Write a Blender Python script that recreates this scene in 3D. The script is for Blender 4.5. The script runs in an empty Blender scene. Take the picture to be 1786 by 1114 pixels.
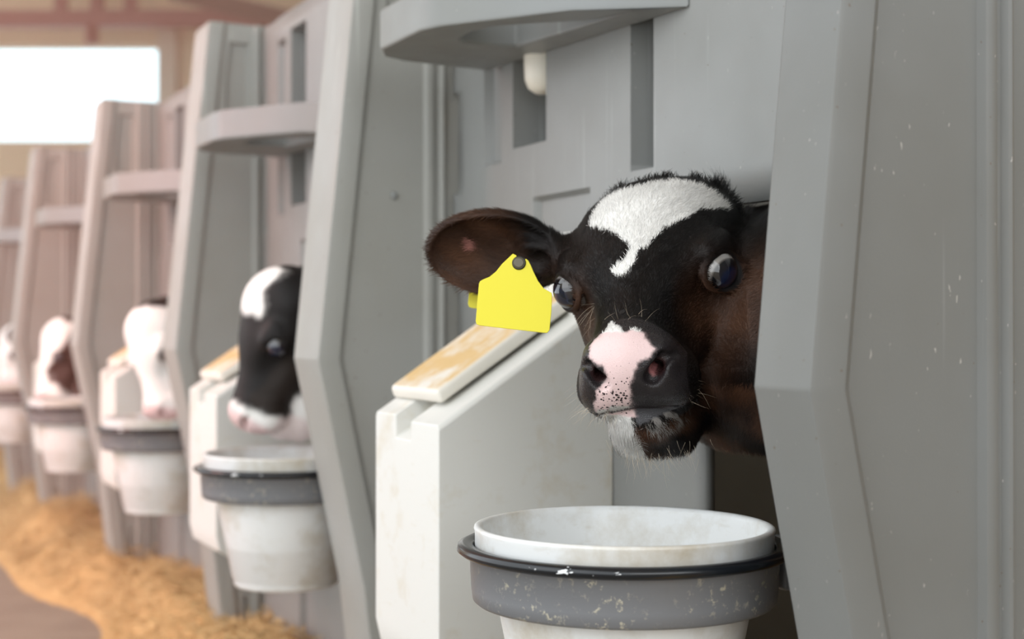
import bpy, bmesh, math, random
import numpy as np
from mathutils import Vector, Matrix

# ------------------------------------------------------------------ camera, sky, exposure
SC = bpy.context.scene
COL = bpy.context.collection
PI = math.pi; HAZE = True
SA, CA = 0.4388, 0.8986                    # sin / cos of the angle between the view and the row
RIGHT = np.array([CA, -SA, 0.0]); FWD = np.array([SA, CA, 0.0]); UP = np.array([0, 0, 1.0])

cam = bpy.data.cameras.new('camera'); cam_o = bpy.data.objects.new('camera', cam); COL.objects.link(cam_o)
cam.sensor_width = 36; cam.lens = 50; cam.clip_start = 0.02; cam.clip_end = 100
cam_o.location = (0, 0, 0.8)
cam_o.rotation_euler = (PI/2 + math.radians(0.35), 0, -math.asin(SA))
cam.dof.use_dof = True; cam.dof.focus_distance = 1.34; cam.dof.aperture_fstop = 4.2
SC.camera = cam_o

W = bpy.data.worlds.new('sky'); SC.world = W; W.use_nodes = True
wn = W.node_tree.nodes; wn['Background'].inputs[0].default_value = (0.93, 0.97, 1.0, 1)
wn['Background'].inputs[1].default_value = 2.3

SC.view_settings.view_transform = 'Standard'; SC.view_settings.look = 'None'
SC.view_settings.gamma = 1; SC.view_settings.use_curve_mapping = False
SC.view_settings.exposure = 0.0

def area_light(name, loc, target, size, size_y, power, color):
    l = bpy.data.lights.new(name, 'AREA'); l.shape = 'RECTANGLE'; l.size = size; l.size_y = size_y
    l.energy = power; l.color = color
    o = bpy.data.objects.new(name, l); COL.objects.link(o); o.location = loc
    o.rotation_euler = (Vector(target) - Vector(loc)).to_track_quat('-Z', 'Y').to_euler()
    return o
area_light('side_daylight', (-2.6, 0.6, 2.6), (0.9, 1.9, 0.7), 3.0, 2.0, 14, (1.0, 0.98, 0.95))
area_light('near_end_fill', (0.2, -2.6, 1.9), (1.0, 2.0, 0.8), 2.4, 1.6, 24, (1.0, 0.99, 0.96))  # added fill lamp behind the camera, brightens the sides facing it
area_light('warm_tint_fill', (-1.5, 3.8, 2.0), (0.9, 6.6, 0.8), 2.0, 1.6, 105, (1.0, 0.36, 0.25))  # added lamp tinting the far hutches warm, stands in for reddish flare

# ------------------------------------------------------------------ materials
def mat(name, color, rough=0.5, spec=0.5, build=None):
    m = bpy.data.materials.new(name); m.use_nodes = True
    nt = m.node_tree; p = nt.nodes['Principled BSDF']
    p.inputs['Base Color'].default_value = (*color, 1); p.inputs['Roughness'].default_value = rough
    p.inputs['Specular IOR Level'].default_value = spec
    if build: build(nt, p)
    return m
def N(nt, t, **kw):
    n = nt.nodes.new(t)
    for k, v in kw.items(): setattr(n, k, v)
    return n
def coords(nt, scale=(1, 1, 1), obj=True):
    tc = N(nt, 'ShaderNodeTexCoord'); mp = N(nt, 'ShaderNodeMapping')
    nt.links.new(tc.outputs['Object'], mp.inputs[0]); mp.inputs['Scale'].default_value = scale
    return mp.outputs[0]
def noise(nt, vec, scale, detail=4, rough=0.55):
    n = N(nt, 'ShaderNodeTexNoise'); nt.links.new(vec, n.inputs['Vector'])
    n.inputs['Scale'].default_value = scale; n.inputs['Detail'].default_value = detail; n.inputs['Roughness'].default_value = rough
    return n.outputs['Fac']
def ramp(nt, fac, stops):
    r = N(nt, 'ShaderNodeValToRGB'); nt.links.new(fac, r.inputs[0])
    e = r.color_ramp.elements
    while len(e) < len(stops): e.new(0.5)
    for el, (p, c) in zip(e, stops):
        el.position = p; el.color = (*c, 1) if not isinstance(c, (int, float)) else (c, c, c, 1)
    return r.outputs[0]
def mix(nt, fac, a, b, mode='MIX'):
    m = N(nt, 'ShaderNodeMix', data_type='RGBA', blend_type=mode)
    for sock, v in ((m.inputs[0], fac), (m.inputs[6], a), (m.inputs[7], b)):
        if hasattr(v, 'links'): nt.links.new(v, sock)
        elif isinstance(v, (int, float)): sock.default_value = v
        else: sock.default_value = (*v, 1)
    return m.outputs[2]
def bump(nt, p, h, strength, dist=0.002):
    b = N(nt, 'ShaderNodeBump'); nt.links.new(h, b.inputs['Height'])
    b.inputs['Strength'].default_value = strength; b.inputs['Distance'].default_value = dist
    nt.links.new(b.outputs[0], p.inputs['Normal'])

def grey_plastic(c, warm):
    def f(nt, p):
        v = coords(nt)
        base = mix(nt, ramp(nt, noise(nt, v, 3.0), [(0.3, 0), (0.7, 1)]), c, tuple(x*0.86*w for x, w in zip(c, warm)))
        st = ramp(nt, noise(nt, coords(nt, (60, 60, 1.6)), 1.0, 5), [(0.62, 0), (0.72, 1)])       # vertical run marks
        gate = ramp(nt, noise(nt, coords(nt, (1, 1, .6)), 3.5, 2), [(0.5, 0), (0.62, 1)])
        k = N(nt, 'ShaderNodeMath', operation='MULTIPLY'); nt.links.new(st, k.inputs[0]); nt.links.new(gate, k.inputs[1])
        k2 = N(nt, 'ShaderNodeMath', operation='MULTIPLY'); nt.links.new(k.outputs[0], k2.inputs[0]); k2.inputs[1].default_value = 0.75
        base = mix(nt, k2.outputs[0], base, tuple(min(1, x*1.6) for x in c))
        sp = ramp(nt, noise(nt, coords(nt, (1, 1, .35)), 260, 2), [(0.735, 0), (0.76, 1)])
        s2 = N(nt, 'ShaderNodeMath', operation='MULTIPLY'); nt.links.new(sp, s2.inputs[0]); s2.inputs[1].default_value = 0.5
        base = mix(nt, s2.outputs[0], base, (.55, .53, .48))
        dk = ramp(nt, noise(nt, v, 190, 1), [(0.78, 0), (0.8, 1)])
        base = mix(nt, dk, base, (.12, .09, .06))
        nt.links.new(base, p.inputs['Base Color'])
        nt.links.new(ramp(nt, noise(nt, v, 14), [(0.3, .36), (0.7, .5)]), p.inputs['Roughness'])
        bump(nt, p, noise(nt, v, 420, 3), 0.12, 0.001)
    return f
M = {}
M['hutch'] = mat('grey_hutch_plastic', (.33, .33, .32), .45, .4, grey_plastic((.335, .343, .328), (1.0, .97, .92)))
M['hutch_shaded'] = mat('shaded_grey_hutch_plastic', (.33, .33, .32), .45, .4, grey_plastic((.178, .184, .180), (1.0, .97, .92)))  # same plastic darkened: shade on the nearest side panel put into its colour
M['panel'] = mat('light_grey_panel_plastic', (.4, .4, .38), .5, .4, grey_plastic((.245, .252, .247), (1.0, .98, .94)))
M['ring'] = mat('pale_grey_ring_plastic', (.4, .41, .41), .45, .4, grey_plastic((.26, .275, .28), (1.0, .97, .9)))
def dirty_white(stain, amount, col=(.80, .79, .75)):
    def f(nt, p):
        v = coords(nt)
        a = ramp(nt, noise(nt, v, 9, 6, .65), [(1-amount-.08, 0), (1-amount+.16, 1)])
        base = mix(nt, a, col, stain)
        b = ramp(nt, noise(nt, coords(nt, (30, 30, 120)), 1, 4), [(.62, 0), (.75, 1)])
        k = N(nt, 'ShaderNodeMath', operation='MULTIPLY'); nt.links.new(b, k.inputs[0]); k.inputs[1].default_value = .25
        base = mix(nt, k.outputs[0], base, stain)
        nt.links.new(base, p.inputs['Base Color'])
        bump(nt, p, noise(nt, v, 220, 3), .1, .001)
    return f
M['bin'] = mat('white_bin_plastic', (.8, .8, .76), .42, .4, dirty_white((.56, .49, .36), .38, (.70, .70, .665)))
M['bucket'] = mat('white_bucket_plastic', (.82, .82, .8), .3, .5, dirty_white((.50, .45, .36), .44, (.75, .765, .76)))
def lid_mat(nt, p):
    v = coords(nt)
    g = N(nt, 'ShaderNodeNewGeometry'); s = N(nt, 'ShaderNodeSeparateXYZ'); nt.links.new(g.outputs['Normal'], s.inputs[0])
    up = ramp(nt, s.outputs[2], [(.6, 0), (.75, 1)])
    d = ramp(nt, noise(nt, coords(nt, (1, 1, 1)), 16, 6, .6), [(.34, 0), (.55, 1)])
    tc = N(nt, 'ShaderNodeTexCoord'); sx = N(nt, 'ShaderNodeSeparateXYZ'); nt.links.new(tc.outputs['Object'], sx.inputs[0])
    edge = ramp(nt, sx.outputs[1], [(0.042, 0), (0.055, 1)])        # the dust lies off the near rim
    k = N(nt, 'ShaderNodeMath', operation='MULTIPLY'); nt.links.new(up, k.inputs[0]); nt.links.new(d, k.inputs[1])
    k2 = N(nt, 'ShaderNodeMath', operation='MULTIPLY'); nt.links.new(k.outputs[0], k2.inputs[0]); nt.links.new(edge, k2.inputs[1])
    dust = mix(nt, noise(nt, v, 30), (.62, .42, .18), (.72, .52, .27))
    nt.links.new(mix(nt, k2.outputs[0], (.76, .73, .66), dust), p.inputs['Base Color'])
M['lid'] = mat('dusty_white_lid', (.76, .73, .66), .6, .3, lid_mat)
M['black_rim'] = mat('black_rubber_rim', (.008, .009, .011), .2, .5, lambda nt, p: nt.links.new(
    mix(nt, ramp(nt, noise(nt, coords(nt, (1, 1, 2.5)), 34, 3), [(.685, 0), (.70, 1)]), (.007, .009, .012), (.75, .77, .78)), p.inputs['Base Color']))
def band(nt, p):
    v = coords(nt)
    a = ramp(nt, noise(nt, v, 120, 5, .7), [(.56, 0), (.64, 1)]); g = ramp(nt, noise(nt, v, 17, 3), [(.42, 0), (.6, 1)])
    k = N(nt, 'ShaderNodeMath', operation='MULTIPLY'); nt.links.new(a, k.inputs[0]); nt.links.new(g, k.inputs[1])
    nt.links.new(mix(nt, k.outputs[0], (.165, .17, .18), (.46, .43, .34)), p.inputs['Base Color'])
    bump(nt, p, a, .25, .001)
M['holder'] = mat('splashed_grey_holder_plastic', (.2, .2, .2), .4, .4, band)
M['bottle'] = mat('cream_bottle_plastic', (.82, .78, .68), .35)
M['cap'] = mat('bottle_teat_rubber', (.35, .12, .06), .5)
M['yellow'] = mat('yellow_tag_plastic', (.74, .66, .04), .45, .3)
M['stud'] = mat('black_tag_stud', (.02, .015, .01), .3)
M['stud_brown'] = mat('translucent_brown_stud', (.10, .085, .05), .3)
M['wall'] = mat('beige_barn_wall', (.62, .5, .37), .8, .2, lambda nt, p: nt.links.new(mix(nt, noise(nt, coords(nt), 1.4), (.62, .47, .31), (.52, .39, .26)), p.inputs['Base Color']))
M['ceiling'] = mat('beige_ceiling_boards', (.42, .35, .27), .8, .2, lambda nt, p: nt.links.new(mix(nt, noise(nt, coords(nt, (.4, 4, 1)), 2), (.40, .33, .26), (.52, .44, .34)), p.inputs['Base Color']))
M['beam'] = mat('red_brown_steel', (.17, .06, .045), .6)
M['wood'] = mat('dark_timber', (.09, .065, .045), .8)
M['floor'] = mat('worn_concrete', (.3, .25, .2), .8, .3, lambda nt, p: nt.links.new(mix(nt, noise(nt, coords(nt), 5, 6), (.19, .16, .13), (.33, .29, .23)), p.inputs['Base Color']))
M['straw_bed'] = mat('straw_bed', (.55, .36, .15), .85, .2, lambda nt, p: nt.links.new(mix(nt, noise(nt, coords(nt), 26, 5), (.40, .24, .10), (.62, .43, .20)), p.inputs['Base Color']))
M['straw'] = mat('straw_blades', (.66, .45, .2), .7, .3, lambda nt, p: nt.links.new(mix(nt, noise(nt, coords(nt), 60, 2), (.45, .29, .12), (.74, .56, .29)), p.inputs['Base Color']))
M['glass'] = mat('window_glass', (1, 1, 1), .02)
M['glass'].node_tree.nodes['Principled BSDF'].inputs['Transmission Weight'].default_value = 1
M['glass'].node_tree.nodes['Principled BSDF'].inputs['IOR'].default_value = 1.02
M['frame'] = mat('window_frame_paint', (.5, .4, .3), .6)

# coat: colour from the attribute 'Col'; freckles only on bare pink skin
def coat(nt, p):
    a = N(nt, 'ShaderNodeAttribute', attribute_name='Col'); k = N(nt, 'ShaderNodeAttribute', attribute_name='Skin')
    s = N(nt, 'ShaderNodeSeparateColor'); nt.links.new(k.outputs['Color'], s.inputs[0])
    v = coords(nt)
    vo = N(nt, 'ShaderNodeTexVoronoi', feature='F1'); nt.links.new(v, vo.inputs['Vector']); vo.inputs['Scale'].default_value = 360
    sz = N(nt, 'ShaderNodeSeparateColor'); nt.links.new(vo.outputs['Color'], sz.inputs[0])
    th = N(nt, 'ShaderNodeMath', operation='MULTIPLY'); nt.links.new(sz.outputs[0], th.inputs[0]); th.inputs[1].default_value = .60
    th2 = N(nt, 'ShaderNodeMath', operation='MULTIPLY'); nt.links.new(th.outputs[0], th2.inputs[0]); nt.links.new(s.outputs[1], th2.inputs[1])
    lt = N(nt, 'ShaderNodeMath', operation='LESS_THAN'); nt.links.new(vo.outputs['Distance'], lt.inputs[0]); nt.links.new(th2.outputs[0], lt.inputs[1])
    c = mix(nt, lt.outputs[0], a.outputs['Color'], (.035, .02, .02))
    nt.links.new(c, p.inputs['Base Color'])
    nt.links.new(ramp(nt, s.outputs[0], [(0, .62), (1, .22)]), p.inputs['Roughness'])
    pb = N(nt, 'ShaderNodeTexVoronoi', feature='DISTANCE_TO_EDGE'); nt.links.new(coords(nt), pb.inputs['Vector']); pb.inputs['Scale'].default_value = 560
    hh = N(nt, 'ShaderNodeMath', operation='MULTIPLY'); nt.links.new(pb.outputs['Distance'], hh.inputs[0]); nt.links.new(s.outputs[0], hh.inputs[1])
    bump(nt, p, hh.outputs[0], .30, .003)
M['coat'] = mat('calf_coat', (.02, .02, .02), .6, .3, coat)
def furm(nt, p):
    a = N(nt, 'ShaderNodeAttribute', attribute_name='Col'); nt.links.new(a.outputs['Color'], p.inputs['Base Color'])
M['fur'] = mat('calf_fur', (.02, .02, .02), .45, .18, furm)
M['whisker'] = mat('pale_whisker', (.6, .5, .38), .5)
def eye_m(nt, p):
    a = N(nt, 'ShaderNodeAttribute', attribute_name='Col'); nt.links.new(a.outputs['Color'], p.inputs['Base Color'])
    p.inputs['Coat Weight'].default_value = 1; p.inputs['Coat Roughness'].default_value = .02
M['eye'] = mat('wet_eye', (.01, .01, .02), .12, .6, eye_m)

# ------------------------------------------------------------------ object helpers
def link(name, me, material, parent=None, smooth=False):
    o = bpy.data.objects.new(name, me); COL.objects.link(o)
    if material is not None: me.materials.append(material)
    if smooth:
        me.polygons.foreach_set('use_smooth', [True]*len(me.polygons))
    if parent is not None: o.parent = parent
    return o
def mesh(name, vs, fs):
    me = bpy.data.meshes.new(name); me.from_pydata([tuple(map(float, v)) for v in vs], [], [tuple(map(int, f)) for f in fs]); me.validate(); me.update()
    return me
def recalc(me):
    bm = bmesh.new(); bm.from_mesh(me); bmesh.ops.remove_doubles(bm, verts=bm.verts, dist=1e-6)
    bmesh.ops.recalc_face_normals(bm, faces=bm.faces); bm.to_mesh(me); bm.free()
def empty(name, loc, label, cat, group=None):
    o = bpy.data.objects.new(name, None); COL.objects.link(o); o.location = loc; o.empty_display_size = .05
    return tag(o, label, cat, group)
def tag(o, label=None, cat=None, group=None, kind=None):
    if label: o['label'] = label
    if cat: o['category'] = cat
    if group: o['group'] = group
    if kind: o['kind'] = kind
    return o
def bevel(o, w, seg=3, ang=30):
    b = o.modifiers.new('bevel', 'BEVEL'); b.width = w; b.segments = seg; b.limit_method = 'ANGLE'; b.angle_limit = math.radians(ang)
    o.data.polygons.foreach_set('use_smooth', [True]*len(o.data.polygons))
    n = o.modifiers.new('wn', 'WEIGHTED_NORMAL'); n.keep_sharp = True
    return o
def box(name, lo, hi, material, parent=None, bev=0):
    x0, y0, z0 = lo; x1, y1, z1 = hi
    vs = [(x0,y0,z0),(x1,y0,z0),(x1,y1,z0),(x0,y1,z0),(x0,y0,z1),(x1,y0,z1),(x1,y1,z1),(x0,y1,z1)]
    fs = [(0,3,2,1),(4,5,6,7),(0,1,5,4),(1,2,6,5),(2,3,7,6),(3,0,4,7)]
    o = link(name, mesh(name, vs, fs), material, parent)
    if bev: bevel(o, bev)
    return o
def lathe(prof, seg=96, arc=None):
    """closed ring of (r, z) points revolved about z (profile is a closed loop unless it starts on the axis)"""
    vs = []; fs = []; n = len(prof)
    axis0 = prof[0][0] == 0 and prof[-1][0] == 0
    for i in range(seg):
        a = 2*PI*i/seg
        for r, z in prof: vs.append((r*math.cos(a), r*math.sin(a), z))
    for i in range(seg):
        j = (i+1) % seg
        for k in range(n if not axis0 else n-1):
            l = (k+1) % n
            fs.append((i*n+k, j*n+k, j*n+l, i*n+l))
    me = mesh('lathe', vs, fs); recalc(me); return me
def loft(sections, cap=True):
    n = len(sections[0]); vs = [p for s in sections for p in s]; fs = []
    for i in range(len(sections)-1):
        for k in range(n):
            l = (k+1) % n; fs.append((i*n+k, i*n+l, (i+1)*n+l, (i+1)*n+k))
    if cap: fs.append(tuple(range(n))[::-1]); fs.append(tuple((len(sections)-1)*n+k for k in range(n)))
    me = mesh('loft', vs, fs); recalc(me); return me

# ------------------------------------------------------------------ barn (setting)
def haze_volume():
    m = bpy.data.materials.new('warm_haze_scatter'); m.use_nodes = True; nt = m.node_tree; nt.nodes.remove(nt.nodes['Principled BSDF'])
    v = nt.nodes.new('ShaderNodeVolumeScatter'); v.inputs['Color'].default_value = (1.0, .48, .36, 1); v.inputs['Density'].default_value = .06  # reddish scatter colour lays a warm, low-contrast veil over the far hutches
    nt.links.new(v.outputs[0], nt.nodes['Material Output'].inputs['Volume']); return m

def st(o): o['kind'] = 'structure'; return o
st(box('floor', (-4, -3, -.1), (6, 14, 0), M['floor']))
ROT = -math.asin(SA)                                     # the gable end stands square to the view, not to the row
YF = 12.0
WX0, WX1, WZ0, WZ1 = -7.0, -2.99, 2.38, 3.19
def holed_wall():
    vs = []; fs = []
    for y in (YF, YF+.2):
        xs = (-10, WX0, WX1, 3.2); zs = (0, WZ0, WZ1, 4.8)
        b = len(vs)
        for x in xs:
            for z in zs: vs.append((x, y, z))
        for i in range(3):
            for j in range(3):
                if (i, j) != (1, 1): fs.append((b+i*4+j, b+(i+1)*4+j, b+(i+1)*4+j+1, b+i*4+j+1))
    a = [5, 9, 10, 6]
    for k in range(4): fs.append((a[k], a[(k+1)%4], a[(k+1)%4]+16, a[k]+16))
    return mesh('wall', vs, fs)
def turned(o): o.rotation_euler.z = ROT; return o
turned(st(link('wall_far', holed_wall(), M['wall'])))
st(box('wall_right', (5.0, -3, 0), (5.2, 12.6, 4.6), M['wall']))
st(box('near_light_block', (-1.2, -3.0, 0), (6, -2.8, 1.0), M['wall']))  # unseen low wall added behind the camera to darken the near-facing sides
wf = turned(st(link('window_1', mesh('w', [(WX0,YF+.08,WZ0),(WX1,YF+.08,WZ0),(WX1,YF+.08,WZ1),(WX0,YF+.08,WZ1),(WX0,YF+.1,WZ0),(WX1,YF+.1,WZ0),(WX1,YF+.1,WZ1),(WX0,YF+.1,WZ1)],
        [(0,1,2,3),(7,6,5,4),(0,4,5,1),(1,5,6,2),(2,6,7,3),(3,7,4,0)]), M['glass'])))
box('window_frame', (WX1+.005, YF-.05, WZ0-.4), (WX1+.17, YF-.002, WZ1+.15), M['frame'], wf, .01)
ceil_me = mesh('c', [(-1.4,-3,4.3),(6,-3,3.75),(6,14,3.75),(-1.4,14,4.3),(-1.4,-3,4.4),(6,-3,3.85),(6,14,3.85),(-1.4,14,4.4)],
               [(0,1,2,3),(7,6,5,4),(0,4,5,1),(1,5,6,2),(2,6,7,3),(3,7,4,0)])
st(link('ceiling', ceil_me, M['ceiling']))
def beam(name, a, b, w, h, m, label):
    a = Vector(a); b = Vector(b); d = (b-a).normalized(); s = d.cross(Vector((0, 0, 1))).normalized(); u = s.cross(d)
    sec = lambda p: [tuple(p+s*w/2*i+u*h/2*j) for i, j in ((-1,-1),(1,-1),(1,1),(-1,1))]
    o = link(name, loft([sec(a), sec(b)]), m); return tag(o, label, 'beam')
hz = box('warm_haze', (-1.1, 2.7, .01), (4.9, 10.85, 3.3), haze_volume()) if HAZE else None
if hz: tag(hz, 'thin warm haze hanging around the far hutches on the left', 'haze', kind='stuff')
k = 0
def lp(x, y, z): return (x*CA+y*SA, -x*SA+y*CA, z)       # along / away from the gable wall
beam('tie_beam', lp(-7, 11.4, 3.27), lp(2, 11.4, 3.29), .1, .13, M['beam'], 'red-brown horizontal tie beam crossing above the far bright window')
beam('brace', lp(-2.45, 10.2, 3.22), lp(-1.55, 10.2, 3.0), .1, .12, M['wood'], 'dark timber brace slanting down to the top of the third hutch wall')
for x, lab in ((-3.62, 'left'), (-3.33, 'middle'), (-3.06, 'right')):
    beam('roof_strut', lp(x, 11.4, 3.34), lp(x+.02, 11.4, 3.95), .09, .09, M['beam'], lab+'most short red-brown strut on the tie beam above the window' if lab != 'middle' else 'short red-brown strut on the tie beam, between two others')
kn = box('hanging_knot', (-.05, -.05, -.13), (.05, .05, .02), M['beam'], None, .02); kn.location = lp(-3.36, 11.36, 3.2); tag(kn, 'small dark fitting hanging below the tie beam at the top of the window', 'roof fitting')

# ------------------------------------------------------------------ straw
random.seed(4); rng = np.random.default_rng(7)
def vnoise(x, y, s, seed=0):
    r = np.random.default_rng(seed); t = r.random((64, 64)); x = np.asarray(x)*s; y = np.asarray(y)*s
    xi = np.floor(x).astype(int); yi = np.floor(y).astype(int); fx = x-xi; fy = y-yi; fx = fx*fx*(3-2*fx); fy = fy*fy*(3-2*fy)
    g = lambda a, b: t[a % 64, b % 64]
    return (g(xi, yi)*(1-fx)+g(xi+1, yi)*fx)*(1-fy)+(g(xi, yi+1)*(1-fx)+g(xi+1, yi+1)*fx)*fy
def straw_h(x, y):
    edge = np.clip((x-(.56+.05*np.sin(y*2.1)+.10*vnoise(x*0, y, 2.0, 3)))/.16, 0, 1)
    return edge*(.03+.12*vnoise(x, y, 3.6, 1)**1.3+.065*vnoise(x, y, 9, 2))-.004*(1-edge)
nx, ny = 90, 380
gx = np.linspace(.2, 2.3, nx); gy = np.linspace(.2, 11.8, ny)
X, Y = np.meshgrid(gx, gy, indexing='ij'); Z = straw_h(X, Y)
vs = np.stack([X, Y, Z], -1).reshape(-1, 3)
idx = np.arange(nx*ny).reshape(nx, ny)
fs = np.stack([idx[:-1, :-1], idx[1:, :-1], idx[1:, 1:], idx[:-1, 1:]], -1).reshape(-1, 4)
me = bpy.data.meshes.new('straw')
def blades(n):
    n3 = n
    x = rng.uniform(.34, 1.5, n3)*1.0; y = 1.0+rng.random(n3)**1.4*10.5
    z = straw_h(x, y); keep = z > .01; x, y, z = x[keep], y[keep], z[keep]; m = len(x)
    a = rng.uniform(0, 2*PI, m); el = rng.normal(.1, .35, m); L = rng.uniform(.03, .10, m)
    d = np.stack([np.cos(a)*np.cos(el), np.sin(a)*np.cos(el), np.sin(el)], -1)
    c = np.stack([x, y, z+.008+rng.uniform(0, .02, m)], -1)
    s = np.cross(d, [0, 0, 1]); s /= np.linalg.norm(s, axis=1)[:, None]; w = .0016
    A = c-d*L[:, None]/2; B = c+d*L[:, None]/2
    up = np.array([0, 0, w])
    V = np.stack([A-s*w, A+s*w, A+up, B-s*w, B+s*w, B+up], 1).reshape(-1, 3)
    b = (np.arange(m)*6)[:, None]
    Fq = np.concatenate([b+np.array([[0, 1, 4, 3]]), b+np.array([[1, 2, 5, 4]]), b+np.array([[2, 0, 3, 5]])], 0)
    return V, Fq
bv, bf = blades(34000)
allv = np.concatenate([vs, bv]); allf = np.concatenate([fs, bf+len(vs)])
def np_mesh(name, V, F):
    me = bpy.data.meshes.new(name); V = np.ascontiguousarray(V, np.float32); F = np.ascontiguousarray(F, np.int32); k = F.shape[1]
    me.vertices.add(len(V)); me.vertices.foreach_set('co', V.ravel()); me.loops.add(F.size); me.loops.foreach_set('vertex_index', F.ravel())
    me.polygons.add(len(F)); me.polygons.foreach_set('loop_start', np.arange(0, F.size, k, dtype=np.int32)); me.update(calc_edges=True); me.validate()
    return me
me = np_mesh('straw', allv, allf); me.materials.append(M['straw_bed']); me.materials.append(M['straw'])
mi = np.zeros(len(allf), np.int32); mi[len(fs):] = 1; me.polygons.foreach_set('material_index', mi)
so = bpy.data.objects.new('straw_bedding', me); COL.objects.link(so)
tag(so, 'golden loose straw spread on the floor along and inside the row of hutches', 'straw', kind='stuff')

# ------------------------------------------------------------------ hutches
XW = .90
def f_edge(z):
    return float(np.interp(z, [0, .40, .753, 1.49], [.80, .752, .678, .752]))
def side_panel(T, chx, chy):
    def section(z):
        f = f_edge(z); r = .006; rr = .012 if .2 < z < 1.45 else .008
        n = -T; top = 1.272 < z < 1.438
        q = f+chx
        pts = [(2.1, 0), (.99, 0), (.955, 0), (f+.05, 0), (f+r*1.3, 0), (f+.002, -.0025), (f, -r), (f, -T+chy+.004), (f+.0015, -T+chy+.0008)]
        pts += [(q-.002, n+.0015), (q+.002, n), (q+.030, n), (q+.040, n+.008)]
        a = n+.008; rec = a+.010 if top else a
        x0 = max(q+.05, .792)
        pts += [(x0, a), (x0+.006, rec), (.842+.0, rec), (.848, a)]
        pts += [(.8545, a), (.8585, n+.001), (.861, n), (.868, n), (.8705, n+.001), (.8745, n+.006), (.879, n+.006), (.883, n+.001), (.886, n), (.889, n+.001), (.893, n+.008), (2.1, n+.008)]
        return [(x, y, z) for x, y in pts]
    zs = [0, .2, .4, .5, .6, .7, .743, .7505, .753, .7555, .763, .8, .9, 1.0, 1.1, 1.2, 1.268, 1.274, 1.35, 1.436, 1.442, 1.475]
    S = [section(z) for z in zs]
    t = [(x + (.006 if x < 1 else 0), y*.9-.006*T/.1, 1.484) for x, y, _ in section(1.475)]
    S.append(t)
    me = loft(S)
    return me
def dome(name, loc, r, material, parent, axis='y'):
    me = bpy.data.meshes.new(name); bm = bmesh.new(); bmesh.ops.create_uvsphere(bm, u_segments=20, v_segments=12, radius=r)
    for v in bm.verts: v.co.y *= .6; v.co += Vector(loc)
    bm.to_mesh(me); bm.free(); return link(name, me, material, parent, True)
def smooth_angle(o, deg=35):
    me = o.data; me.polygons.foreach_set('use_smooth', [True]*len(me.polygons))
    bm = bmesh.new(); bm.from_mesh(me)
    for e in bm.edges:
        if len(e.link_faces) == 2: e.smooth = e.calc_face_angle(0) < math.radians(deg)
    bm.to_mesh(me); bm.free()
def front_panel(Wd, near_T):
    """panel in the plane X = XW, y from 0 (divider) to Wd; features anchored at the far end Wd; opening at the near end"""
    F = lambda y, z: (Wd - y, z)                          # distance from the far end
    # (u0,u1,z0,z1,depth): u = distance from far end ; positive depth goes into the panel
    recs = [(.119, .179, 1.046, 1.42, .016), (.224, .320, 1.062, 1.43, .055), (.554, .604, .997, 1.30, .045),
            (.288, .444, .915, .981, .010), (.05, .10, .30, .60, .012), (.004, .016, 1.007, 1.172, 0), (.004, .016, .70, .865, 0), (.288, .60, .10, .40, .012)]
    ribs = [(.200, .212, .60, 1.46, .0)]
    us = {0, Wd}; zs = {0.0, 1.475}
    for u0, u1, z0, z1, d in recs:
        for s, l in ((us, (u0, u1)), (zs, (z0, z1))):
            for v in l: s.add(v-.004); s.add(v+.004)
    o0, o1, oz0, oz1, cr = .02, min(.396, Wd-.5), .33, .935, .06
    ys = {round(Wd-u, 5) for u in us if 0 <= u <= Wd}
    ys |= {o0, o1, o0+cr*.3, o1-cr*.3, o1-cr, o0+cr}; zs |= {oz0, oz1, oz0+cr, oz1-cr, oz1-cr*.3, oz0+cr*.3}
    ys |= set(np.linspace(0, Wd, 14).round(5)); zs |= set(np.linspace(0, 1.475, 16).round(5))
    def clean(v):
        v = sorted(x for x in v if x >= 0); out = [v[0]]
        for x in v[1:]:
            if x-out[-1] > .0012: out.append(x)
        return out
    ys, zs = clean(y for y in ys if y <= Wd), clean(z for z in zs if z <= 1.475)
    def dep(y, z):
        u = Wd-y; d = 0
        for u0, u1, z0, z1, dd in recs:
            if u0+.003 < u < u1-.003 and z0+.003 < z < z1-.003: d = dd
        # the lower middle panel stands a little proud
        if .0 <= u <= .119 and d == 0: d = .003
        return d
    vs = []; fs = []; ny, nz = len(ys), len(zs)
    for y in ys:
        for z in zs: vs.append((XW+dep(y, z), y, z))
    for i in range(ny-1):
        for j in range(nz-1):
            yc, zc = (ys[i]+ys[i+1])/2, (zs[j]+zs[j+1])/2
            if o0 < yc < o1 and oz0 < zc < oz1:
                cut = True
                for (cy, sy) in ((o0, 1), (o1, -1)):
                    for (cz, sz) in ((oz0, 1), (oz1, -1)):
                        a, b = (yc-cy)*sy, (zc-cz)*sz
                        if a < cr and b < cr and (cr-a)**2+(cr-b)**2 > cr*cr*1.02: cut = False
                if cut: continue
            if Wd-yc < .0195 and (1.007 < zc < 1.172 or .70 < zc < .865): continue
            k = i*nz+j; fs.append((k, k+1, k+nz+1, k+nz))
    me = mesh('front', vs, fs)
    o = link('front_panel', me, M['panel'])
    s = o.modifiers.new('s', 'SOLIDIFY'); s.thickness = .012; s.offset = -1
    return o
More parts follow.
